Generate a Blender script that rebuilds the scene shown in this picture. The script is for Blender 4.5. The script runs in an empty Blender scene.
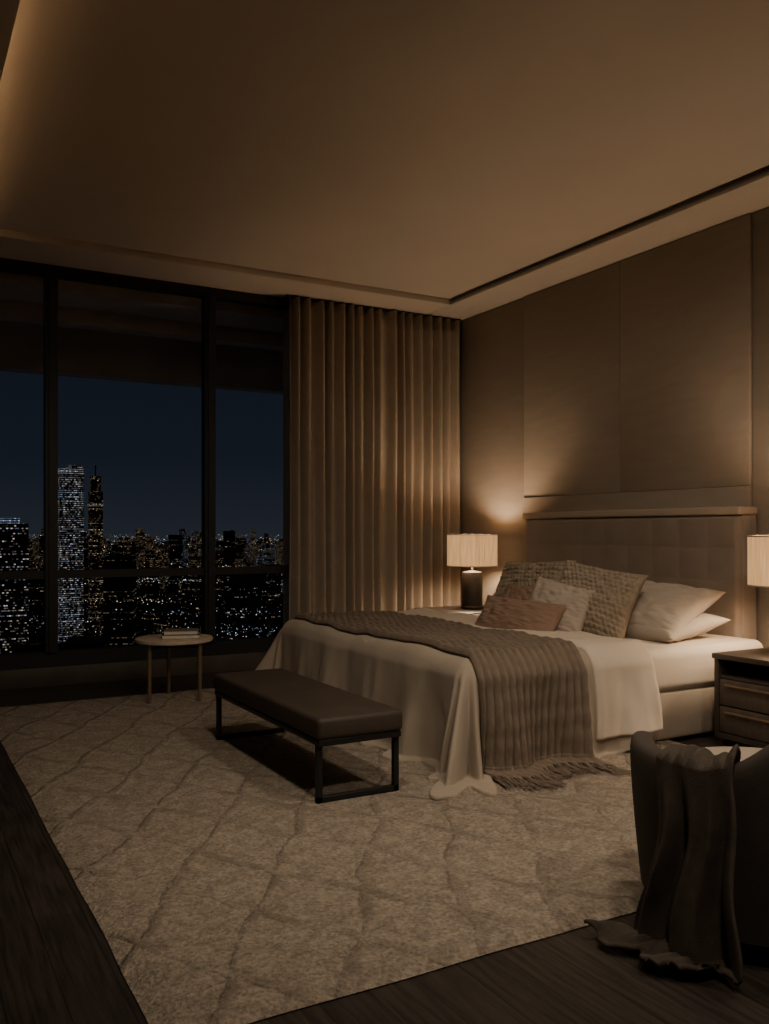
import bpy, math, random
from mathutils import Vector, Matrix, noise
random.seed(7)
S = bpy.context.scene
COL = S.collection

# ---------------------------------------------------------------- materials
def new_mat(name):
    m = bpy.data.materials.new(name); m.use_nodes = True
    nt = m.node_tree
    return m, nt, nt.nodes['Principled BSDF']

def N(nt, t, **kw):
    n = nt.nodes.new(t)
    for k, v in kw.items(): setattr(n, k, v)
    return n

def mat(name, col, rough=0.8, var=0.12, vscale=6.0, bump=0.0, bscale=200.0, metal=0.0, coord='Object', sheen=0.0, stretch=(1,1,1), bdist=0.01):
    m, nt, b = new_mat(name)
    tc = N(nt, 'ShaderNodeTexCoord')
    mp = N(nt, 'ShaderNodeMapping'); mp.inputs['Scale'].default_value = stretch
    nt.links.new(tc.outputs[coord], mp.inputs['Vector'])
    no = N(nt, 'ShaderNodeTexNoise'); no.inputs['Scale'].default_value = vscale; no.inputs['Detail'].default_value = 6
    nt.links.new(mp.outputs[0], no.inputs['Vector'])
    cr = N(nt, 'ShaderNodeValToRGB')
    cr.color_ramp.elements[0].position = .3; cr.color_ramp.elements[1].position = .7
    cr.color_ramp.elements[0].color = [c*(1-var) for c in col] + [1]
    cr.color_ramp.elements[1].color = [min(1, c*(1+var)) for c in col] + [1]
    nt.links.new(no.outputs['Fac'], cr.inputs[0])
    nt.links.new(cr.outputs[0], b.inputs['Base Color'])
    b.inputs['Roughness'].default_value = rough
    b.inputs['Metallic'].default_value = metal
    if sheen: b.inputs['Sheen Weight'].default_value = sheen
    if bump:
        n2 = N(nt, 'ShaderNodeTexNoise'); n2.inputs['Scale'].default_value = bscale; n2.inputs['Detail'].default_value = 3
        nt.links.new(mp.outputs[0], n2.inputs['Vector'])
        bp = N(nt, 'ShaderNodeBump'); bp.inputs['Strength'].default_value = bump; bp.inputs['Distance'].default_value = bdist
        nt.links.new(n2.outputs['Fac'], bp.inputs['Height'])
        nt.links.new(bp.outputs[0], b.inputs['Normal'])
    return m

M = {}
M['wall'] = mat('wall_fabric', (.29,.245,.20), .9, .06, 3, .25, 90, stretch=(1,1,6))
M['wall_plain'] = mat('wall_plaster', (.30,.26,.21), .9, .05, 2, .1, 60)
M['ceil'] = mat('ceiling_paint', (.55,.48,.40), .9, .03, 1.5)
M['black'] = mat('black_frame_metal', (.010,.010,.011), .45, .1, 5)
M['darkwood'] = mat('dark_wood', (.045,.034,.027), .45, .3, 8, .1, 40, stretch=(1,1,8))
M['drawer'] = mat('drawer_veneer', (.085,.067,.053), .5, .2, 6, .1, 40, stretch=(1,6,1))
M['curb'] = mat('sill_wood', (.05,.04,.033), .6, .2, 5)
M['curtain'] = mat('curtain_linen', (.35,.29,.225), 1.0, .06, 8, .3, 350)
M['duvet'] = mat('duvet_linen', (.38,.32,.255), .9, .05, 5, .25, 300, sheen=.1)
M['sheet'] = mat('sheet_cotton', (.64,.56,.47), .85, .04, 5, .15, 350)
M['bedbase'] = mat('bed_base_fabric', (.42,.35,.28), .9, .06, 8, .3, 300)
M['head'] = mat('headboard_velvet', (.24,.19,.15), .85, .08, 6, .2, 300, sheen=.2)
M['headcap'] = mat('headboard_trim', (.36,.30,.24), .7, .05, 6)
M['throw'] = mat('throw_knit', (.23,.18,.137), .95, .15, 20, .6, 500)
M['knit'] = mat('cushion_knit', (.31,.255,.19), .95, .15, 25, .5, 500)
M['brown'] = mat('cushion_brown', (.25,.165,.12), .9, .08, 8, .3, 400)
M['taupe'] = mat('cushion_taupe', (.38,.325,.27), .9, .06, 8, .3, 400)
M['pillow'] = mat('pillow_cotton', (.40,.345,.29), .85, .04, 6, .15, 300)
M['leather'] = mat('bench_leather', (.048,.035,.026), .65, .15, 6, .2, 120)
M['chair'] = mat('chair_fabric', (.060,.048,.040), .9, .1, 10, .3, 300)
M['chairseat'] = mat('chair_seat_fabric', (.40,.34,.27), .9, .06, 10, .3, 300)
M['cthrow'] = mat('chair_throw_wool', (.080,.062,.049), .95, .2, 20, .6, 350)
M['tabletop'] = mat('side_table_top', (.50,.41,.31), .5, .12, 10, .05, 40, stretch=(1,6,1))
M['brass'] = mat('aged_brass', (.30,.22,.15), .4, .1, 10, metal=.7)
M['lampbase'] = mat('lamp_base_ceramic', (.010,.009,.009), .65, .2, 12)
M['book'] = mat('book_cover', (.16,.14,.12), .6, .2, 12)
M['paper'] = mat('book_pages', (.62,.56,.48), .9, .05, 30)
M['concrete'] = mat('overhang_concrete', (.42,.33,.26), .9, .15, 3)

# wood floor
def floor_mat():
    m, nt, b = new_mat('floor_wood_planks')
    tc = N(nt,'ShaderNodeTexCoord'); mp = N(nt,'ShaderNodeMapping')
    mp.inputs['Rotation'].default_value = (0,0,math.pi/2)
    nt.links.new(tc.outputs['Object'], mp.inputs[0])
    br = N(nt,'ShaderNodeTexBrick')
    br.inputs['Scale'].default_value = 1; br.inputs['Brick Width'].default_value = 1.6; br.inputs['Row Height'].default_value = .14
    br.inputs['Mortar Size'].default_value = .002
    br.inputs['Color1'].default_value = (.040,.030,.024,1); br.inputs['Color2'].default_value = (.029,.0225,.018,1)
    br.inputs['Mortar'].default_value = (.01,.008,.006,1)
    nt.links.new(mp.outputs[0], br.inputs[0])
    m2 = N(nt,'ShaderNodeMapping'); m2.inputs['Scale'].default_value = (30,2,1)
    nt.links.new(tc.outputs['Object'], m2.inputs[0])
    no = N(nt,'ShaderNodeTexNoise'); no.inputs['Scale'].default_value = 2; no.inputs['Detail'].default_value = 8
    nt.links.new(m2.outputs[0], no.inputs[0])
    mx = N(nt,'ShaderNodeMix', data_type='RGBA', blend_type='MULTIPLY'); mx.inputs[0].default_value = .75
    cr = N(nt,'ShaderNodeValToRGB'); cr.color_ramp.elements[0].position=.35; cr.color_ramp.elements[0].color=(.4,.4,.4,1)
    cr.color_ramp.elements[1].position=.62; cr.color_ramp.elements[1].color=(1.3,1.3,1.3,1)
    nt.links.new(no.outputs['Fac'], cr.inputs[0])
    nt.links.new(br.outputs['Color'], mx.inputs[6]); nt.links.new(cr.outputs[0], mx.inputs[7])
    nt.links.new(mx.outputs[2], b.inputs['Base Color'])
    b.inputs['Roughness'].default_value = .5
    bp = N(nt,'ShaderNodeBump'); bp.inputs['Strength'].default_value=.3; bp.inputs['Distance'].default_value=.003
    nt.links.new(cr.outputs[0], bp.inputs['Height']); nt.links.new(bp.outputs[0], b.inputs['Normal'])
    return m
M['floor'] = floor_mat()

def rug_mat():
    m, nt, b = new_mat('rug_wool_trellis')
    tc = N(nt,'ShaderNodeTexCoord')
    dn = N(nt,'ShaderNodeTexNoise'); dn.inputs['Scale'].default_value=1.8; dn.inputs['Detail'].default_value=6
    nt.links.new(tc.outputs['Object'], dn.inputs[0])
    vm = N(nt,'ShaderNodeVectorMath', operation='MULTIPLY_ADD')
    nt.links.new(dn.outputs['Color'], vm.inputs[0]); vm.inputs[1].default_value=(.24,.24,0)
    nt.links.new(tc.outputs['Object'], vm.inputs[2])
    hs=[]
    for a,sc_,off in ((32,1.0,0),(-32,1.0,.3)):
        mp = N(nt,'ShaderNodeMapping'); mp.inputs['Rotation'].default_value=(0,0,math.radians(a)); mp.inputs['Location'].default_value=(off,0,0)
        nt.links.new(vm.outputs[0], mp.inputs[0])
        w = N(nt,'ShaderNodeTexWave', wave_type='BANDS', bands_direction='X'); w.inputs['Scale'].default_value=sc_
        w.inputs['Distortion'].default_value=.25; w.inputs['Detail'].default_value=3
        nt.links.new(mp.outputs[0], w.inputs[0])
        cr = N(nt,'ShaderNodeValToRGB'); cr.color_ramp.elements[0].position=.95; cr.color_ramp.elements[1].position=.995
        nt.links.new(w.outputs['Fac'], cr.inputs[0]); hs.append(cr)
    mx = N(nt,'ShaderNodeMath', operation='MAXIMUM')
    nt.links.new(hs[0].outputs[0], mx.inputs[0]); nt.links.new(hs[1].outputs[0], mx.inputs[1])
    pn = N(nt,'ShaderNodeTexNoise'); pn.inputs['Scale'].default_value=5; pn.inputs['Detail'].default_value=8
    nt.links.new(tc.outputs['Object'], pn.inputs[0])
    pr = N(nt,'ShaderNodeValToRGB'); pr.color_ramp.elements[0].position=.42; pr.color_ramp.elements[1].position=.60
    nt.links.new(pn.outputs['Fac'], pr.inputs[0])
    ml = N(nt,'ShaderNodeMath', operation='MULTIPLY'); nt.links.new(mx.outputs[0], ml.inputs[0]); nt.links.new(pr.outputs[0], ml.inputs[1])
    fn = N(nt,'ShaderNodeTexNoise'); fn.inputs['Scale'].default_value=75; fn.inputs['Detail'].default_value=4
    nt.links.new(tc.outputs['Object'], fn.inputs[0])
    base = N(nt,'ShaderNodeValToRGB')
    base.color_ramp.elements[0].position=.32; base.color_ramp.elements[0].color=(.225,.187,.148,1)
    base.color_ramp.elements[1].position=.68; base.color_ramp.elements[1].color=(.41,.348,.278,1)
    nt.links.new(fn.outputs['Fac'], base.inputs[0])
    big = N(nt,'ShaderNodeTexNoise'); big.inputs['Scale'].default_value=18; big.inputs['Detail'].default_value=8
    nt.links.new(tc.outputs['Object'], big.inputs[0])
    bigr = N(nt,'ShaderNodeValToRGB'); bigr.color_ramp.elements[0].position=.40; bigr.color_ramp.elements[0].color=(.78,.78,.78,1); bigr.color_ramp.elements[1].position=.60
    nt.links.new(big.outputs['Fac'], bigr.inputs[0])
    m0 = N(nt,'ShaderNodeMix', data_type='RGBA', blend_type='MULTIPLY'); m0.inputs[0].default_value=1
    nt.links.new(base.outputs[0], m0.inputs[6]); nt.links.new(bigr.outputs[0], m0.inputs[7])
    c = N(nt,'ShaderNodeMix', data_type='RGBA')
    fa = N(nt,'ShaderNodeMath', operation='MULTIPLY'); nt.links.new(ml.outputs[0], fa.inputs[0]); fa.inputs[1].default_value=.48
    nt.links.new(fa.outputs[0], c.inputs[0])
    nt.links.new(m0.outputs[2], c.inputs[6]); c.inputs[7].default_value=(.14,.11,.085,1)
    nt.links.new(c.outputs[2], b.inputs['Base Color']); b.inputs['Roughness'].default_value=1
    ad = N(nt,'ShaderNodeMath', operation='MULTIPLY_ADD'); nt.links.new(mx.outputs[0], ad.inputs[0]); ad.inputs[1].default_value=.7
    nt.links.new(fn.outputs['Fac'], ad.inputs[2])
    bp = N(nt,'ShaderNodeBump'); bp.inputs['Strength'].default_value=.8; bp.inputs['Distance'].default_value=.02
    nt.links.new(ad.outputs[0], bp.inputs['Height']); nt.links.new(bp.outputs[0], b.inputs['Normal'])
    return m
M['rug'] = rug_mat()

def glass_mat():
    m = bpy.data.materials.new('window_glass'); m.use_nodes=True; nt=m.node_tree
    nt.nodes.clear(); o=N(nt,'ShaderNodeOutputMaterial'); t=N(nt,'ShaderNodeBsdfTransparent'); g=N(nt,'ShaderNodeBsdfDiffuse')
    t.inputs[0].default_value=(.9,.93,.95,1); g.inputs[0].default_value=(.2,.2,.2,1)
    x=N(nt,'ShaderNodeMixShader'); x.inputs[0].default_value=.01
    nt.links.new(t.outputs[0],x.inputs[1]); nt.links.new(g.outputs[0],x.inputs[2]); nt.links.new(x.outputs[0],o.inputs[0])
    return m
M['glass']=glass_mat()

def shade_mat():
    m, nt, b = new_mat('lamp_shade_linen')
    tc=N(nt,'ShaderNodeTexCoord'); w=N(nt,'ShaderNodeTexNoise'); mp=N(nt,'ShaderNodeMapping'); mp.inputs['Scale'].default_value=(60,60,3)
    nt.links.new(tc.outputs['Object'],mp.inputs[0]); nt.links.new(mp.outputs[0],w.inputs[0]); w.inputs['Scale'].default_value=1.5
    cr=N(nt,'ShaderNodeValToRGB'); cr.color_ramp.elements[0].color=(.66,.32,.12,1); cr.color_ramp.elements[1].color=(1,.57,.24,1)
    cr.color_ramp.elements[0].position=.35; cr.color_ramp.elements[1].position=.65
    nt.links.new(w.outputs['Fac'],cr.inputs[0])
    b.inputs['Base Color'].default_value=(.45,.31,.18,1); b.inputs['Roughness'].default_value=.9
    nt.links.new(cr.outputs[0], b.inputs['Emission Color']); b.inputs['Emission Strength'].default_value=.75
    nt.links.new(b.outputs[0], nt.nodes['Material Output'].inputs[0])
    return m
M['shade']=shade_mat()

def attr_emit(name, strength):
    m=bpy.data.materials.new(name); m.use_nodes=True; nt=m.node_tree; nt.nodes.clear()
    o=N(nt,'ShaderNodeOutputMaterial'); a=N(nt,'ShaderNodeAttribute', attribute_name='lc'); e=N(nt,'ShaderNodeEmission')
    e.inputs[1].default_value=strength
    nt.links.new(a.outputs['Color'],e.inputs[0]); nt.links.new(e.outputs[0],o.inputs[0])
    m.cycles.emission_sampling='NONE'
    return m
M['citylight']=attr_emit('city_light_points',1.0)

def facade_mat(name, cell=(3.2,3.4), gain=1.0, body=(.006,.008,.011)):
    m, nt, b = new_mat(name)
    g=N(nt,'ShaderNodeNewGeometry'); sx=N(nt,'ShaderNodeSeparateXYZ'); nt.links.new(g.outputs['Position'],sx.inputs[0])
    nn=N(nt,'ShaderNodeSeparateXYZ'); nt.links.new(g.outputs['Normal'],nn.inputs[0])
    def ma(op,a,bb,c=None):
        n=N(nt,'ShaderNodeMath',operation=op)
        for i,v in enumerate((a,bb,c)):
            if v is None: continue
            if isinstance(v,(int,float)): n.inputs[i].default_value=v
            else: nt.links.new(v,n.inputs[i])
        return n.outputs[0]
    s=ma('ADD',sx.outputs[0],sx.outputs[1])
    v=ma('DIVIDE',sx.outputs[2],cell[1]); fv=ma('FLOOR',v,None)
    fn_=N(nt,'ShaderNodeTexWhiteNoise'); fn_.noise_dimensions='1D'; nt.links.new(fv,fn_.inputs['W'])
    u=ma('ADD',ma('DIVIDE',s,cell[0]),ma('MULTIPLY',fn_.outputs['Value'],7.3))
    fu=ma('FLOOR',u,None)
    cb=N(nt,'ShaderNodeCombineXYZ'); nt.links.new(fu,cb.inputs[0]); nt.links.new(fv,cb.inputs[1])
    at=N(nt,'ShaderNodeAttribute',attribute_name='lc'); sa=N(nt,'ShaderNodeSeparateColor'); nt.links.new(at.outputs['Color'],sa.inputs[0])
    nt.links.new(sa.outputs[0],cb.inputs[2])
    wn=N(nt,'ShaderNodeTexWhiteNoise'); nt.links.new(cb.outputs[0],wn.inputs['Vector'])
    thr=ma('SUBTRACT',sa.outputs[1],ma('MULTIPLY',ma('GREATER_THAN',fn_.outputs['Value'],.82),.30))
    lit=ma('GREATER_THAN',wn.outputs['Value'],thr)
    ru=ma('FRACT',u,None); rv=ma('FRACT',v,None)
    w1=ma('GREATER_THAN',ru,.15); w2=ma('LESS_THAN',rv,.45)
    vert=ma('LESS_THAN',ma('ABSOLUTE',nn.outputs[2],None),.5)
    t=ma('MULTIPLY',ma('MULTIPLY',lit,w1),ma('MULTIPLY',w2,vert))
    sc=N(nt,'ShaderNodeSeparateColor'); nt.links.new(wn.outputs['Color'],sc.inputs[0])
    br=ma('POWER',sc.outputs[1],4.0)
    t=ma('MULTIPLY',t,ma('MULTIPLY_ADD',br,gain,gain*.16))
    cr=N(nt,'ShaderNodeValToRGB'); cr.color_ramp.elements[0].color=(.62,.75,1,1); cr.color_ramp.elements[1].color=(1,.68,.38,1)
    cr.color_ramp.elements[0].position=.35; cr.color_ramp.elements[1].position=.65
    mixh=ma('MULTIPLY_ADD',sc.outputs[0],.45,ma('MULTIPLY',sa.outputs[2],.7))
    nt.links.new(mixh,cr.inputs[0])
    b.inputs['Base Color'].default_value=(*body,1); b.inputs['Roughness'].default_value=.8
    nt.links.new(cr.outputs[0],b.inputs['Emission Color']); nt.links.new(t,b.inputs['Emission Strength'])
    m.cycles.emission_sampling='NONE'
    return m
M['facade']=facade_mat('city_building_facade',cell=(1.15,1.45),gain=.75)

# ---------------------------------------------------------------- geometry helpers
def link(o, parent=None):
    COL.objects.link(o)
    if parent: o.parent = parent
    return o

def empty(name, loc=(0,0,0)):
    e = bpy.data.objects.new(name, None); e.location = loc; e.empty_display_size=.1
    COL.objects.link(e); return e

def mesh_obj(name, vs, fs, m, parent=None, smooth=False, uvs=None):
    me = bpy.data.meshes.new(name); me.from_pydata([tuple(v) for v in vs], [], fs); me.update()
    o = bpy.data.objects.new(name, me)
    if m: me.materials.append(m)
    if smooth:
        for p in me.polygons: p.use_smooth = True
    link(o)
    if parent:
        o.parent = parent; o.matrix_parent_inverse = Matrix.Translation(parent.location).inverted()
    return o

def box(name, lo, hi, m, parent=None, bevel=0.0, seg=2):
    c=[(a+b)/2 for a,b in zip(lo,hi)]
    h=[(b-a)/2 for a,b in zip(lo,hi)]
    vs=[(sx*h[0],sy*h[1],sz*h[2]) for sx in(-1,1) for sy in(-1,1) for sz in(-1,1)]
    fs=[(0,1,3,2),(4,6,7,5),(0,4,5,1),(2,3,7,6),(0,2,6,4),(1,5,7,3)]
    o=mesh_obj(name,vs,fs,m,None)
    o.location=c
    if parent:
        o.parent=parent; o.matrix_parent_inverse=Matrix.Translation(parent.location).inverted()
    if bevel:
        md=o.modifiers.new('b','BEVEL'); md.width=bevel; md.segments=seg; md.limit_method='ANGLE'
        for p in o.data.polygons: p.use_smooth=True
    return o

def surf(name, nu, nv, fn, m, parent=None, closed_u=False, thick=0.0, smooth=True, off=-1):
    vs=[]; fs=[]
    cu = nu if closed_u else nu+1
    for j in range(nv+1):
        for i in range(cu):
            vs.append(fn(i/nu, j/nv))
    for j in range(nv):
        for i in range(nu):
            i2=(i+1)%cu
            fs.append((j*cu+i, j*cu+i2, (j+1)*cu+i2, (j+1)*cu+i))
    o=mesh_obj(name,vs,fs,m,parent,smooth)
    if thick:
        md=o.modifiers.new('s','SOLIDIFY'); md.thickness=thick; md.offset=off
    return o

def revolve(name, prof, loc, m, parent=None, n=48, caps=True):
    vs=[];fs=[]
    for (r,z) in prof:
        for i in range(n):
            a=2*math.pi*i/n; vs.append((loc[0]+r*math.cos(a),loc[1]+r*math.sin(a),loc[2]+z))
    for j in range(len(prof)-1):
        for i in range(n):
            k=(i+1)%n; fs.append((j*n+i,j*n+k,(j+1)*n+k,(j+1)*n+i))
    if caps:
        fs.append(tuple(reversed(range(n)))); fs.append(tuple((len(prof)-1)*n+i for i in range(n)))
    o=mesh_obj(name,vs,fs,m,parent,True)
    try:
        md=o.modifiers.new('e','EDGE_SPLIT'); md.split_angle=math.radians(40)
    except Exception: pass
    return o

def nz(x,y=0,z=0): return noise.noise(Vector((x,y,z)))

# ---------------------------------------------------------------- room shell
XL,XR,YB,YW,H = -1.6,4.9,-1.6,7.22,3.28
CZ=3.335
box('floor',(XL-.1,YB-.1,-.1),(XR+.1,YW+.25,0),M['floor'])
box('wall_right',(XR,YB-.1,0),(XR+.12,YW+.25,CZ+.1),M['wall'])
box('wall_left',(XL-.12,YB-.1,0),(XL,YW+.25,CZ+.1),M['wall_plain'])
box('wall_back',(XL,YB-.12,0),(XR,YB,CZ+.1),M['wall_plain'])
box('ceiling',(XL,YB,CZ),(XR,YW+.25,CZ+.1),M['ceil'])
# tray ceiling soffit ring
box('trim_1',(4.47,YB,H),(XR,YW+.2,CZ),M['ceil'],bevel=.004)
box('trim_2',(XL,6.70,H),(4.47,YW+.2,CZ),M['ceil'],bevel=.004)
box('shadow_gap_strip',(4.452,YB,H+.028),(4.47,6.682,CZ-.016),M['curb'])  # dark-coloured strip standing in for the shade in the ceiling step
# left lowered soffit with LED cove
box('trim_5',(XL,YB,3.17),(.42,6.70,3.21),M['ceil'],bevel=.004)
box('trim_6',(.385,YB,3.21),(.42,6.70,3.235),M['ceil'])
# wall panels
pan=empty('wall_panelling')
def panel(nm,y0,y1,z0,z1,x0=4.885):
    box(nm,(x0,y0,z0),(4.9,y1,z1),M['wall'],pan,bevel=.004)
ys=[-1.5,-.42,.66,1.72,2.76,3.80,4.97,6.14,7.2]
for i in range(len(ys)-1):
    a,b=ys[i]+.004,ys[i+1]-.004
    if i in(5,6): panel(f'panel_{i}',a,b,1.502,3.275,4.868)
    else: panel(f'panel_{i}',a,b,.09,3.275,4.885)
box('lower_panel',(4.850,3.80,.0),(4.9,6.14,1.50),M['wall'],pan,bevel=.004)
box('baseboard_right',(4.88,YB,0),(4.9,3.79,.09),M['curb'])

# window wall
box('wall_window',(3.12,YW+.06,0),(XR,YW+.2,H),M['wall_plain'])
curb=box('trim_7',(XL,YW-.02,0),(3.12,YW+.2,.15),M['curb'],bevel=.004)
win=empty('window_1',(1,YW,1.5))
box('frame_top',(XL,YW,3.20),(3.12,YW+.1,3.28),M['black'],win)
box('frame_bottom',(XL,YW-.01,.15),(3.12,YW+.1,.265),M['black'],win)
for k,x in enumerate([-1.45,-.17,1.09,2.36]):
    w=.046
    box(f'mullion_{k}',(x-w,YW-.03,.265),(x+w,YW+.07,3.20),M['black'],win)
    box(f'mullion_bead_{k}',(x-w*.45,YW-.045,.265),(x+w*.45,YW-.03,3.20),M['black'],win)
box('transom',(XL,YW-.005,.835),(3.12,YW+.08,.90),M['black'],win)
box('glass',(XL,YW+.045,.2),(3.12,YW+.05,3.25),M['glass'],win)
# exterior overhang
ov=empty('balcony_overhang',(1,8,3))
box('slab',(-8,YW+.22,3.15),(14,9.0,3.35),M['concrete'],ov)
box('fascia',(-8,8.8,2.72),(14,9.0,3.15),M['concrete'],ov)
box('beam',(-8,8.0,3.02),(14,8.15,3.15),M['concrete'],ov)

# ---------------------------------------------------------------- curtain
def curtain_fn(u,v):
    x=3.05+u*1.80
    ph=2*math.pi*17*(u+.016*nz(u*9,3.1)*2)+.5*nz(u*5,v*1.5)
    A=.052+.026*nz(u*14,7.7)
    z=3.262-v*3.245
    y=7.118+A*math.sin(ph)*(.85+.15*v)+.012*nz(u*30,v*1.5,2)+.010*nz(u*10,v*3,5)
    x+=.012*nz(u*8,v*2,1)*v
    return (min(x,4.868),y,z)
surf('curtain',600,24,curtain_fn,M['curtain'],thick=.004)
box('curtain_track',(3.02,7.10,3.265),(4.86,7.14,3.279),M['black'])

# ---------------------------------------------------------------- rug
def rug_fn():
    nx,ny=60,80; x0,x1,y0,y1=.55,3.9,2.02,6.46
    vs=[];fs=[]
    for j in range(ny+1):
        for i in range(nx+1):
            x=x0+(x1-x0)*i/nx; y=y0+(y1-y0)*j/ny
            e=min(i,nx-i,j,ny-j)
            x+= .006*nz(x*3,y*3,2) ; y+=.006*nz(x*3,y*3,9)
            z=.004 if e==0 else .021+.002*nz(x*6,y*6)
            vs.append((x,y,z))
    for j in range(ny):
        for i in range(nx):
            a=j*(nx+1)+i; fs.append((a,a+1,a+nx+2,a+nx+1))
    o=mesh_obj('area_rug',vs,fs,M['rug'],None,True)
    return o
rug_fn()

# ---------------------------------------------------------------- bed
BX0,BX1,BY0,BY1 = 2.42,4.66,3.50,5.83
ZT=.565
bed=empty('bed',(3.5,4.7,0))
box('base',(BX0+.08,BY0+.03,.024),(4.70,BY1-.03,.30),M['bedbase'],bed,bevel=.02,seg=3)
box('mattress',(BX0+.05,BY0+.01,.29),(4.66,BY1-.01,ZT-.022),M['sheet'],bed,bevel=.06,seg=5)
# headboard
HY0=3.72
box('headboard_core',(4.715,HY0+.01,.02),(4.845,5.89,1.31),M['head'],bed,bevel=.01)
box('headboard_cap',(4.66,HY0,1.31),(4.845,5.90,1.362),M['headcap'],bed,bevel=.012,seg=3)
HW=5.885-HY0-.015
def hb(u,v):
    y=HY0+.015+u*HW; z=.25+v*1.062
    a=abs(math.sin(math.pi*u*9)); b=abs(math.sin(math.pi*(v*5)))
    h=(a*b)**.5
    e=min(u*HW,(1-u)*HW,(1-v)*1.062)
    ed=min(1,e/.03)
    return (4.715-.048*math.sqrt(max(0,1-(1-ed)**2))*(.82+.18*h)-.001,y,z)
surf('headboard_tufting',220,110,hb,M['head'],bed)
# drape
R=.08
def hang(o):
    q=R*math.pi/2
    if o<=0: return 0,0
    if o<q:
        a=o/R; return R*math.sin(a), R*(1-math.cos(a))
    return R,R+(o-q)
def drape(X,Y,off=0.0,damp=1.0):
    ox=max(0,BX0+R-X); oyn=max(0,BY0+R-Y); oyf=max(0,Y-(BY1-R))
    oy=oyn if oyn>0 else oyf
    sgn=-1 if oyn>0 else 1
    cx=max(X,BX0+R); cy=min(max(Y,BY0+R),BY1-R)
    o=math.hypot(ox,oy) if (ox>0 and oy>0) else max(ox,oy)
    dx=dy=0
    if o>0:
        dx=-ox/o if ox else 0; dy=sgn*oy/o if oy else 0
    if ox>0 and oy>0:
        mx=max(ox,oy); o=mx+ (o-mx)*.30
    h,d=hang(o)
    th=math.atan2(oy,ox) if o>0 else 0
    s=(cx-BX0)*1.0+th*.32*(1 if sgn<0 else -1)-(cy-BY0)
    corner = math.sin(2*th)**1 if (ox>0 and oy>0) else 0
    fold=0
    if d>R*.6:
        k=(d-R*.6)
        fold=k*(.18*nz(s*3.2,4.4)+.15*math.sin(s*13+2*nz(s*2,1.3))*(.5+.5*nz(s*1.7,8))+.07*nz(s*11,d*3))
        fold+=k*(.08+.30*corner)
        fold+=corner*k*.22*math.sin(th*11+.6)
        fold=max(fold,-.02)
    tot=h+fold
    wr=damp*(.020*nz(X*2.6,Y*2.6,1)+.012*nz(X*7,Y*5,4)) if d<R else 0
    fz=ZT-d+wr*(1-d/R if d<R else 0)
    if fz<.03:
        tot+= (0.03-fz)*.7; fz=.03+.012*abs(nz(s*12,tot*9))
    nzv=1-min(1,d/R)
    return Vector((cx+dx*(tot+off*(1-nzv)), cy+dy*(tot+off*(1-nzv)), fz+off*nzv+ (off*.3 if fz<.05 else 0)))
DX0=BX0+R-.67; 
def duv(u,v):
    X=DX0+u*(3.55-DX0)
    near=.74-.19*max(0,(X-2.6)/1.0)
    Y=(BY0+R-near)+v*((BY1-R+.5)-(BY0+R-near))
    return drape(X,Y,.012)
surf('duvet',220,300,duv,M['duvet'],bed,thick=.026)
def sh(u,v):
    X=3.22+u*.44+.01*nz(v*9,u)
    Y=(BY0+R-.50+.02*u)+v*((BY1-R+.4)-(BY0+R-.50))
    e=min(1,min(u,1-u)*14)
    return drape(X,Y,.012+.026*math.sqrt(e)+.004*nz(X*14,Y*5))
surf('folded_sheet',60,260,sh,M['sheet'],bed,thick=.014)
NR=15
def thr(u,v):
    near=.71
    Y0=BY0+R-near
    Y=Y0+v*((BY1-R+.42)-Y0)
    sl=.06*(1-v)-.02
    X=2.50-sl+u*(.68+.05*v)+.02*nz(v*5,2)
    rib=abs(math.sin(math.pi*u*NR))**.9
    return drape(X,Y,.020+.034*rib+.003*math.sin(v*190)*rib+.008*max(0,nz(X*4,Y*6,3)))
surf('throw_blanket',NR*12,420,thr,M['throw'],bed,thick=.01)
# fringe
vs=[];fs=[]
for k in range(95):
    u=(k+.5)/95
    p=Vector(thr(u,0)); q=Vector(thr(u,.02)); d=(p-q); d.z=min(d.z,-.4*abs(d.length)); d.normalize()
    L=.10+.03*random.random(); jit=Vector((random.uniform(-.35,.35),random.uniform(-.4,.1),0))
    base=len(vs); ns=5
    for s in range(ns+1):
        t=s/ns; c=p+d*L*t+jit*L*t*t
        if c.z<.032: c=Vector((c.x,c.y-(.032-c.z)*.9,.032+.004*random.random()))
        r=.0055*(1-.35*t)
        for a in range(4):
            an=a*math.pi/2; vs.append(c+Vector((r*math.cos(an),r*math.sin(an)*.7,r*math.sin(an)*.5)))
    for s in range(ns):
        for a in range(4):
            b=(a+1)%4; fs.append((base+s*4+a,base+s*4+b,base+(s+1)*4+b,base+(s+1)*4+a))
mesh_obj('throw_fringe',vs,fs,M['throw'],bed,True)

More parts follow.
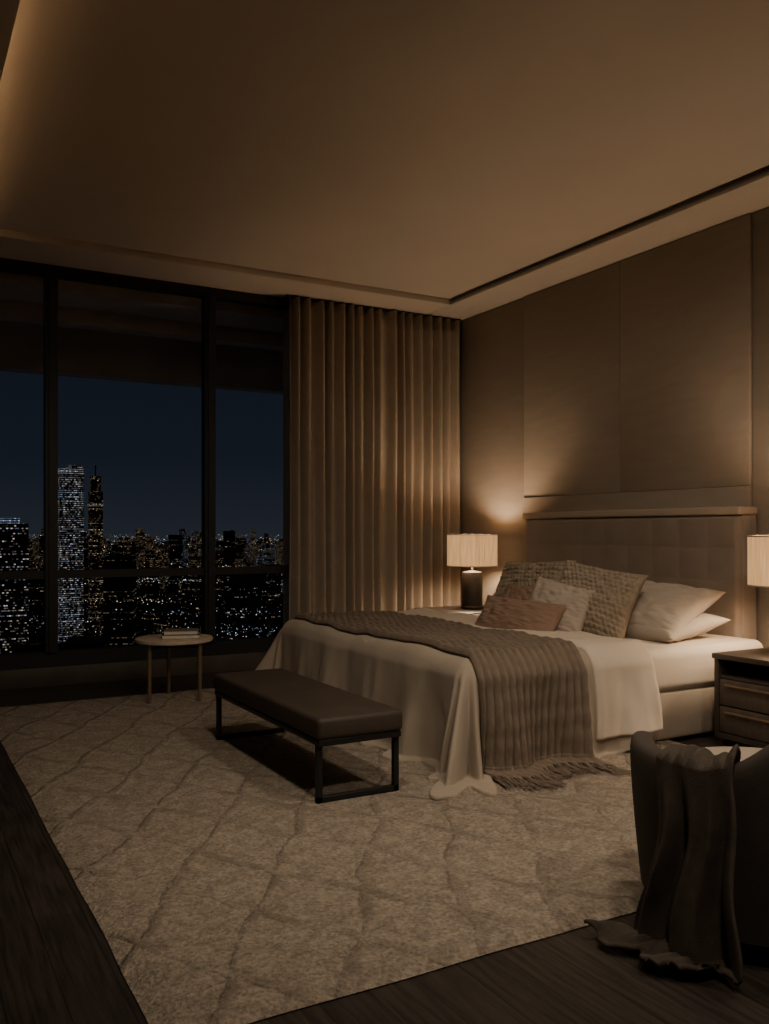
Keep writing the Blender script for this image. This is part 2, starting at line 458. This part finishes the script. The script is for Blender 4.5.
# ---------------------------------------------------------------- pillows
def pillow(name, W,Hh,T, loc, yaw, tilt, m, n=60, knit=0, roll=0, sag=0, seed=0, parent=None):
    vs=[];fs=[]
    for side in (1,-1):
        for j in range(n+1):
            for i in range(n+1):
                u=2*i/n-1; v=2*j/n-1
                x=W/2*u*(.91+.09*v*v); y=Hh/2*v*(.90+.10*u*u)
                t=T/2*(max(0,(1-u*u)*(1-v*v)))**.45
                t*=1+.12*nz(u*2+seed,v*2,side)
                edge=min(1,(1-max(abs(u),abs(v)))*6)
                t+=edge*.012*nz(u*5+seed,v*5,seed+side*3)
                t+=edge*.020*(abs(nz(u*3+seed*2,v*7,seed))-.2)
                if knit:
                    row=math.floor((v+1)*knit/2*Hh/W)
                    t+=edge*.019*abs(math.sin(math.pi*(u+1)*knit/2+(math.pi/2 if row%2 else 0)))*abs(math.sin(math.pi*(v+1)*knit/2*Hh/W))**.7
                y-= sag*(1-u*u)*max(0,v)*Hh*.12
                vs.append((x,y,side*t))
    off=(n+1)**2
    for j in range(n):
        for i in range(n):
            a=j*(n+1)+i
            fs.append((a,a+1,a+n+2,a+n+1)); fs.append((off+a,off+a+n+1,off+a+n+2,off+a+1))
    o=mesh_obj(name,vs,fs,m,None,True)
    md=o.modifiers.new('w','WELD'); md.merge_threshold=.0005
    y=math.radians(yaw); nrm=Vector((math.cos(y),math.sin(y),0)); up=Vector((0,0,1)); side=up.cross(nrm)
    t=math.radians(tilt)
    upv=up*math.cos(t)-nrm*math.sin(t); nv=nrm*math.cos(t)+up*math.sin(t)
    rr=math.radians(roll)
    s2=side*math.cos(rr)+upv*math.sin(rr); u2=-side*math.sin(rr)+upv*math.cos(rr)
    Mx=Matrix((s2,u2,nv)).transposed().to_4x4(); Mx.translation=Vector(loc)
    o.matrix_world=Mx
    return o
ZB=.575
pillow('sleeping_pillow',.84,.52,.20,(4.20,4.03,ZB+.045),180,80,M['pillow'],sag=.3,seed=3)
pillow('sleeping_pillow',.88,.54,.23,(4.20,4.08,ZB+.145),188,62,M['pillow'],sag=.3,seed=1,roll=-4)
pillow('sleeping_pillow',.80,.52,.18,(4.38,5.25,ZB+.16),180,50,M['pillow'],seed=5)
pillow('knit_cushion',.70,.50,.20,(4.08,5.08,ZB+.195),186,30,M['knit'],n=140,knit=18,seed=2,roll=3)
pillow('knit_cushion',.55,.51,.21,(3.82,4.13,ZB+.19),212,32,M['knit'],n=140,knit=16,seed=4,roll=-11)
pillow('plain_cushion',.40,.32,.14,(3.84,4.90,ZB+.12),186,35,M['brown'],seed=6)
pillow('plain_cushion',.45,.37,.16,(3.63,4.24,ZB+.15),206,32,M['taupe'],seed=7,roll=-11)
pillow('lumbar_cushion',.62,.29,.17,(3.43,4.38,ZB+.08),200,38,M['brown'],seed=8,roll=-4)

# ---------------------------------------------------------------- nightstands
def nightstand(y0,y1,x0=4.10,x1=4.84,top=.52):
    e=empty('nightstand',((x0+x1)/2,(y0+y1)/2,0))
    box('top',(x0-.01,y0-.01,top-.03),(x1,y1+.01,top),M['darkwood'],e,bevel=.004)
    box('side_1',(x0,y0,.05),(x1,y0+.03,top-.03),M['darkwood'],e,bevel=.002)
    box('side_2',(x0,y1-.03,.05),(x1,y1,top-.03),M['darkwood'],e,bevel=.002)
    box('back',(x1-.02,y0+.03,.05),(x1,y1-.03,top-.03),M['darkwood'],e)
    box('bottom',(x0,y0+.03,.05),(x1-.02,y1-.03,.08),M['darkwood'],e)
    box('shelf',(x0+.01,y0+.03,.385),(x1-.02,y1-.03,.40),M['darkwood'],e)
    box('plinth',(x0+.04,y0+.03,0),(x1-.03,y1-.03,.05),M['black'],e)
    for k,(a,b) in enumerate(((.085,.228),(.236,.380))):
        box(f'drawer_{k}',(x0+.004,y0+.034,a),(x0+.30,y1-.034,b),M['drawer'],e,bevel=.003)
        box(f'handle_{k}',(x0-.016,y0+.08,b-.035),(x0-.004,y1-.08,b-.023),M['brass'],e,bevel=.003)
        box(f'handle_post_{k}a',(x0-.006,y0+.12,b-.034),(x0+.005,y0+.13,b-.024),M['brass'],e)
        box(f'handle_post_{k}b',(x0-.006,y1-.13,b-.034),(x0+.005,y1-.12,b-.024),M['brass'],e)
    return e
nightstand(6.05,6.72)
nightstand(2.72,3.39,x0=4.04)

def lamp(x,y,z=.52,power=9):
    e=empty('table_lamp',(x,y,z))
    revolve('base',[(.080,0),(.100,.004),(.102,.02),(.092,.028),(.092,.31),(.087,.325),(.03,.335),(.012,.34)],(x,y,z),M['lampbase'],e)
    revolve('stem',[(.01,.30),(.01,.60)],(x,y,z),M['brass'],e,n=12)
    revolve('shade',[(.222,.375),(.222,.66),(.217,.66),(.217,.375),(.222,.375)],(x,y,z),M['shade'],e,n=64,caps=False)
    revolve('shade_rim_top',[(.2235,.652),(.2235,.661),(.216,.661),(.216,.652)],(x,y,z),M['headcap'],e,caps=False)
    revolve('shade_rim_bottom',[(.2235,.374),(.2235,.383),(.216,.383),(.216,.374)],(x,y,z),M['headcap'],e,caps=False)
    for k in range(3):
        a=k*2*math.pi/3
        p=Vector((x,y,z+.59)); q=p+Vector((math.cos(a)*.217,math.sin(a)*.217,0))
        n=Vector((-math.sin(a),math.cos(a),0))*.002
        mesh_obj(f'spider_{k}',[p-n,p+n,q+n,q-n],[(0,1,2,3)],M['brass'],e)
    l=bpy.data.lights.new('bulb','POINT'); l.energy=power; l.color=(1,.75,.50); l.shadow_soft_size=.06
    o=bpy.data.objects.new('bulb',l); o.location=(x,y,z+.49); COL.objects.link(o)
    o.parent=e; o.matrix_parent_inverse=Matrix.Translation(e.location).inverted()
lamp(4.50,6.40,power=42)
lamp(4.40,3.17,power=38)

# books
def books(x,y,z,rot,n=2,name='book_stack',w=.16,l=.23,t=.024):
    e=empty(name,(x,y,z)); zz=0
    for k in range(n):
        s=1-.10*k
        for nm,lo,hi,mm in (('cover_b',(-w*s/2,-l*s/2,zz),(w*s/2,l*s/2,zz+.003),M['book']),('pages',(-w*s/2+.004,-l*s/2+.004,zz+.003),(w*s/2-.004,l*s/2-.004,zz+t-.003),M['paper']),('cover_t',(-w*s/2,-l*s/2,zz+t-.003),(w*s/2,l*s/2,zz+t),M['book']),('spine',(-w*s/2-.001,-l*s/2,zz),(-w*s/2+.003,l*s/2,zz+t),M['book'])):
            b=box(f'{nm}_{k}',lo,hi,mm); b.parent=e
        zz+=t
    e.rotation_euler=(0,0,rot)
books(4.22,2.93,.5205,.2,2)

# ---------------------------------------------------------------- bench
bn=empty('bench',(1.82,4.13,0))
bx0,bx1,by0,by1=1.60,2.03,3.42,4.84
box('seat_cushion',(bx0,by0,.30),(bx1,by1,.395),M['leather'],bn,bevel=.022,seg=4)
box('seat_frame',(bx0+.01,by0+.01,.272),(bx1-.01,by1-.01,.30),M['black'],bn,bevel=.003)
for k,y in enumerate((by0+.03,by1-.06)):
    t=.026
    for nm,lo,hi in (('leg_a',(bx0+.01,y,.023),(bx0+.01+t,y+t,.275)),('leg_b',(bx1-.01-t,y,.023),(bx1-.01,y+t,.275)),('foot_bar',(bx0+.01,y,.023),(bx1-.01,y+t,.023+t))):
        box(f'{nm}_{k}',lo,hi,M['black'],bn,bevel=.002)

# ---------------------------------------------------------------- round side table
st=empty('round_side_table',(1.75,6.14,0))
TX,TY=1.75,6.14
revolve('top',[(.0,.425),(.255,.425),(.268,.432),(.27,.445),(.268,.452),(.262,.455),(.0,.455)],(TX,TY,0),M['tabletop'],st,n=64,caps=False)
revolve('apron',[(.0,.39),(.10,.39),(.10,.425),(.0,.425)],(TX,TY,0),M['black'],st,caps=False)
for k,(dx,dy) in enumerate(((-.20,-.10),(.13,-.18),(.02,.21))):
    revolve(f'leg_{k}',[(.013,.023),(.016,.43)],(TX+dx,TY+dy,0),M['brass'],st,n=16)
    p=Vector((TX,TY,.40)); q=Vector((TX+dx,TY+dy,.40)); d=(q-p).normalized(); n=Vector((-d.y,d.x,0))*.01; zz=Vector((0,0,.01))
    mesh_obj(f'arm_{k}',[p-n-zz,p+n-zz,p+n+zz,p-n+zz,q-n-zz,q+n-zz,q+n+zz,q-n+zz],[(0,1,2,3),(4,7,6,5),(0,4,5,1),(1,5,6,2),(2,6,7,3),(3,7,4,0)],M['black'],st)
books(1.79,6.10,.4555,1.25+math.pi,2,'book_stack',.19,.26,.028)

# ---------------------------------------------------------------- barrel armchair
CC=Vector((2.38,1.80,0)); F=math.radians(64)
ch=empty('armchair',(CC.x,CC.y,0))
def shell_h(al):
    a=abs(al)
    t=max(0,min(1,(math.radians(50)-a)/math.radians(45))); t=t*t*(3-2*t)
    return .535+.15*t
prof=[(0,0),(0,.25),(0,.5),(0,.75),(0,.93),(.12,.985),(.35,1.0),(.65,1.0),(.88,.985),(1,.93),(1,.75),(1,.5),(1,.25),(1,0)]
AMAX=math.radians(132)
def shell(u,v):
    al=(u*2-1)*AMAX
    f,zz=prof[min(len(prof)-1,int(round(v*(len(prof)-1))))]
    e=min(1,(1-abs(u*2-1))*16); e=math.sqrt(max(.0,1-(1-e)**2))
    Ht=shell_h(al)
    z=.07+(Ht-.07)*zz-(1-e)*.03*zz
    sq=1/ (abs(math.cos(al))**4+abs(math.sin(al))**4)**.25
    ro=(.40-.035*(1-zz)**1.5)*(1+.35*(sq-1)); ri=ro-.085
    r=ro*(1-f)+ri*f
    mid=(ro+ri)/2; r=mid+(r-mid)*(.25+.75*e)
    an=F+math.pi+al
    return (CC.x+r*math.cos(an),CC.y+r*math.sin(an),z)
sh_o=surf('shell',120,len(prof)-1,shell,M['chair'],ch)
sd=sh_o.modifiers.new('sub','SUBSURF'); sd.levels=1; sd.render_levels=1
revolve('seat_deck',[(.31,.10),(.325,.12),(.325,.33)],(CC.x,CC.y,0),M['chair'],ch)
revolve('seat_cushion',[(.29,.33),(.325,.345),(.335,.39),(.325,.435),(.29,.455),(.15,.468),(.0,.47)],(CC.x+.02*math.cos(F),CC.y+.02*math.sin(F),0),M['chairseat'],ch,caps=False)
revolve('plinth',[(.30,0),(.30,.11)],(CC.x,CC.y,0),M['black'],ch)
def lining(u,v):
    al=(u*2-1)*(AMAX-.12)
    Ht=shell_h(al)-.035
    z=.40+(Ht-.40)*v
    sq=1/ (abs(math.cos(al))**4+abs(math.sin(al))**4)**.25
    zz=(z-.07)/(Ht-.07+.035); ro=(.40-.035*(1-zz)**1.5)*(1+.35*(sq-1)); r=ro-.088
    an=F+math.pi+al
    return (CC.x+r*math.cos(an),CC.y+r*math.sin(an),z)
surf('inner_lining',80,8,lining,M['chairseat'],ch)
# throw draped over the arm
def cth(u,v):
    w=u*2-1
    al_c=math.radians(190)-(F+math.pi)
    L=.86+.08*nz(w*1.5,9)-.06*w; s=v*L
    inner=.14; topw=.11
    fo=.5*math.sin(w*7+1.2*nz(v*2.5,1.1))+.35*math.sin(w*12+2+1.5*nz(v*3,4))+.8*nz(w*2.5,v*2.5,3)
    spread=.23+ .09*v+.03*math.sin(v*9)
    al=al_c+w*spread*(1+.15*nz(v*3,6))+.10*nz(v*3,2.2)
    Ht=shell_h(al)
    sq=1/ (abs(math.cos(al))**4+abs(math.sin(al))**4)**.25
    if s<inner:
        z=Ht+.012-(inner-s); r=.40*(1+.35*(sq-1))-.10-.012*abs(fo)
    elif s<inner+topw:
        t=(s-inner)/topw
        r=.40*(1+.35*(sq-1))-.10+t*.125; z=Ht+.014+.022*math.sin(math.pi*t)+.018*abs(fo)
    else:
        d=s-inner-topw; z=Ht+.012-d
        k=min(1,d/.3)
        r=.40*(1+.35*(sq-1))+.032+.050*k*(fo*.8+.6)+.05*max(0,d-.2)
        if z<.03:
            ex=.03-z
            r+=ex*(.8+.3*nz(w*2,1)); al+=-ex*1.0
            z=.022+.018*abs(nz(w*5,ex*10))+.026*abs(math.sin(ex*14+w*3+1.5*nz(w*3,ex*4)))
    an=F+math.pi+al
    return (CC.x+r*math.cos(an),CC.y+r*math.sin(an),z)
surf('draped_throw',180,160,cth,M['cthrow'],ch,thick=.014,off=1)

# ---------------------------------------------------------------- city outside
def city():
    vs=[];fs=[];cols=[]
    def bx(cx,cy,w,d,z0,z1,c,rot=0):
        b=len(vs); ca,sa=math.cos(rot),math.sin(rot)
        for sx in(-1,1):
            for sy in(-1,1):
                for z in(z0,z1):
                    x,y=sx*w/2,sy*d/2
                    vs.append((cx+x*ca-y*sa,cy+x*sa+y*ca,z))
        for f in [(0,1,3,2),(4,6,7,5),(0,4,5,1),(2,3,7,6),(0,2,6,4),(1,5,7,3)]:
            fs.append(tuple(b+i for i in f)); cols.append(c)
    G=-95
    D=(.491,.871); Rr=(.871,-.491)
    bx(107,629,15.5,16,G,40,(.2,.50,.2)); bx(107,629,15.6,16.1,40,44,(.2,-.3,.3)); bx(110,629,9,12,44,46.5,(.2,.4,.3))
    bx(102,645,6,9,G,34,(.3,.75,.3))
    bx(163,826,11,11,G,38,(.4,.85,.4)); bx(163,826,8,8,38,52,(.4,.9,.4)); bx(163,826,12,12,24,27,(.4,.3,.4)); bx(163,826,1,1,52,62,(.4,1.4,.4))
    bx(61,540,15,12,G,6,(.5,.80,.2)); bx(59,538,9,12,6,9,(.5,-.4,.1))
    bx(35,470,14,14,G,-10,(.6,.88,.3))
    for k in range(1300):
        t=random.random()**.8*3800+260; a=random.uniform(-.62,.45)
        x=D[0]*t+Rr[0]*a*t; y=D[1]*t+Rr[1]*a*t
        if abs(x/y)>1.2: continue
        w=random.uniform(10,36); d=random.uniform(10,36)
        top=G+ (12+ random.random()**2*72)
        if t>900 and random.random()<.07: top=random.uniform(-14,t*.004+4); w*=.6; d*=.6
        if t<600: top=min(top,-.095*t+random.uniform(-26,-4))
        if top<G+6: top=G+6
        bx(x,y,w,d,G,top,(random.random(),random.uniform(.90,1.25) if t<1000 else random.uniform(.76,1.05),random.random()),random.uniform(-.5,.5))
    me=bpy.data.meshes.new('city_buildings'); me.from_pydata(vs,[],fs); me.materials.append(M['facade'])
    ca=me.color_attributes.new('lc','FLOAT_COLOR','CORNER')
    for p in me.polygons:
        for li in p.loop_indices: ca.data[li].color=(*cols[p.index],1)
    e=empty('city_skyline',(0,600,-95))
    o=bpy.data.objects.new('buildings',me); COL.objects.link(o); o.parent=e; o.matrix_parent_inverse=Matrix.Translation(e.location).inverted()
    g=mat('city_ground',(.012,.013,.016),.9,.4,.01)
    mesh_obj('ground',[(-6000,120,G),(8000,120,G),(8000,9000,G),(-6000,9000,G)],[(0,1,2,3)],g,e)
    vs2=[];fs2=[];c2=[]
    def lt(x,y,z,s,c,st):
        b=len(vs2)
        for dx,dy,dz in ((1,0,0),(-1,0,0),(0,1,0),(0,-1,0),(0,0,1),(0,0,-1)):
            vs2.append((x+dx*s,y+dy*s,z+dz*s))
        for f in ((0,2,4),(2,1,4),(1,3,4),(3,0,4),(2,0,5),(1,2,5),(3,1,5),(0,3,5)):
            fs2.append(tuple(b+i for i in f)); c2.append((c[0]*st,c[1]*st,c[2]*st))
    def rc():
        q=random.random()
        return (1,.62,.32) if q<.5 else ((.65,.8,1) if q<.75 else (1,.93,.82))
    for k in range(15000):
        t=260+random.random()**.7*4800; a=random.uniform(-.55,.15)
        x=D[0]*t+Rr[0]*a*t; y=D[1]*t+Rr[1]*a*t
        if nz(x*.006,y*.006,3)<random.uniform(-.5,.2): continue
        z=G+random.random()**2*80+5
        if t<700: z=min(z,-.07*t)
        lt(x,y,z,t*random.uniform(.00025,.00080)*.5,rc(),random.random()**4*3.2+.08)
    # bright plazas and lit avenues
    for (px_a,t0,v,sa_,sv,n,c) in ((-.17,520,.112,.045,.004,150,(.7,.82,1)),(-.30,480,.079,.075,.0022,110,(1,.8,.6)),(-.40,560,.10,.05,.006,110,(.8,.88,1)),
                                    (-.24,700,.055,.06,.0015,130,(.85,.9,1)),(-.16,900,.040,.05,.0012,110,(1,.85,.65)),(-.33,640,.118,.04,.008,90,(1,.8,.6)),(-.20,600,.092,.05,.002,80,(.8,.9,1))):
        for i in range(n):
            a=px_a+random.gauss(0,sa_); t=t0+random.uniform(-15,15); vv=v+random.gauss(0,sv)
            lt(D[0]*t+Rr[0]*a*t,D[1]*t+Rr[1]*a*t,1.2-vv*t,t*random.uniform(.0003,.0013)*.5,c,random.random()**2*1.8+.1)
    me=bpy.data.meshes.new('city_lights'); me.from_pydata(vs2,[],fs2); me.materials.append(M['citylight'])
    ca=me.color_attributes.new('lc','FLOAT_COLOR','CORNER')
    for p in me.polygons:
        for li in p.loop_indices: ca.data[li].color=(*c2[p.index],1)
    o=bpy.data.objects.new('city_lights',me); COL.objects.link(o); o.parent=e; o.matrix_parent_inverse=Matrix.Translation(e.location).inverted()
city()

# ---------------------------------------------------------------- world
w=bpy.data.worlds.new('night_sky'); S.world=w; w.use_nodes=True; nt=w.node_tree
bg=nt.nodes['Background']; tc=N(nt,'ShaderNodeTexCoord'); sx=N(nt,'ShaderNodeSeparateXYZ'); nt.links.new(tc.outputs['Generated'],sx.inputs[0])
cr=N(nt,'ShaderNodeValToRGB'); el=cr.color_ramp.elements
el[0].position=0; el[0].color=(.0200,.0230,.031,1); el[1].position=.35; el[1].color=(.0055,.0072,.0115,1)
e2=el.new(.08); e2.color=(.0112,.0140,.0210,1)
nt.links.new(sx.outputs[2],cr.inputs[0]); nt.links.new(cr.outputs[0],bg.inputs[0]); bg.inputs[1].default_value=1

# ---------------------------------------------------------------- lights
def area(name,loc,rot,sx_,sy_,en,col=(1,.78,.54)):
    l=bpy.data.lights.new(name,'AREA'); l.shape='RECTANGLE'; l.size=sx_; l.size_y=sy_; l.energy=en; l.color=col
    o=bpy.data.objects.new(name,l); o.location=loc; o.rotation_euler=rot; COL.objects.link(o); return o
area('cove_led_strip',(.30,2.7,3.235),(0,math.radians(180-40),0),.04,7.6,50)
def fill_light(x,y,en,ang=100,tx=0,ty=0):  # invented spot out of view, added to brighten the room
    e=empty('added_fill_light',(x,y,CZ))
    revolve('fill_light_ring',[(.045,-.004),(.06,-.006),(.062,0),(.045,0),(.045,-.004)],(x,y,CZ),M['black'],e,n=32,caps=False)  # ring made up to go with the added spot
    l=bpy.data.lights.new('spot','SPOT'); l.energy=en; l.color=(1,.82,.62); l.spot_size=math.radians(ang); l.spot_blend=1; l.shadow_soft_size=.12
    o=bpy.data.objects.new('spot',l); o.location=(x,y,CZ-.02); COL.objects.link(o)
    o.rotation_euler=(math.radians(ty),math.radians(tx),0)
    o.parent=e; o.matrix_parent_inverse=Matrix.Translation(e.location).inverted()
for (x,y) in ((1.2,2.6),(2.6,2.0),(1.2,.6),(2.8,.4)):
    fill_light(x,y,126,120,tx=-12,ty=28)

# ---------------------------------------------------------------- camera
cam=bpy.data.cameras.new('camera'); co=bpy.data.objects.new('camera',cam); COL.objects.link(co)
co.location=(0,0,1.2); co.rotation_euler=(math.radians(90),0,-math.radians(29.4))
cam.sensor_width=36; cam.sensor_fit='AUTO'; cam.lens=877/1024*36; cam.shift_y=20/1024
cam.clip_start=.05; cam.clip_end=20000
S.camera=co
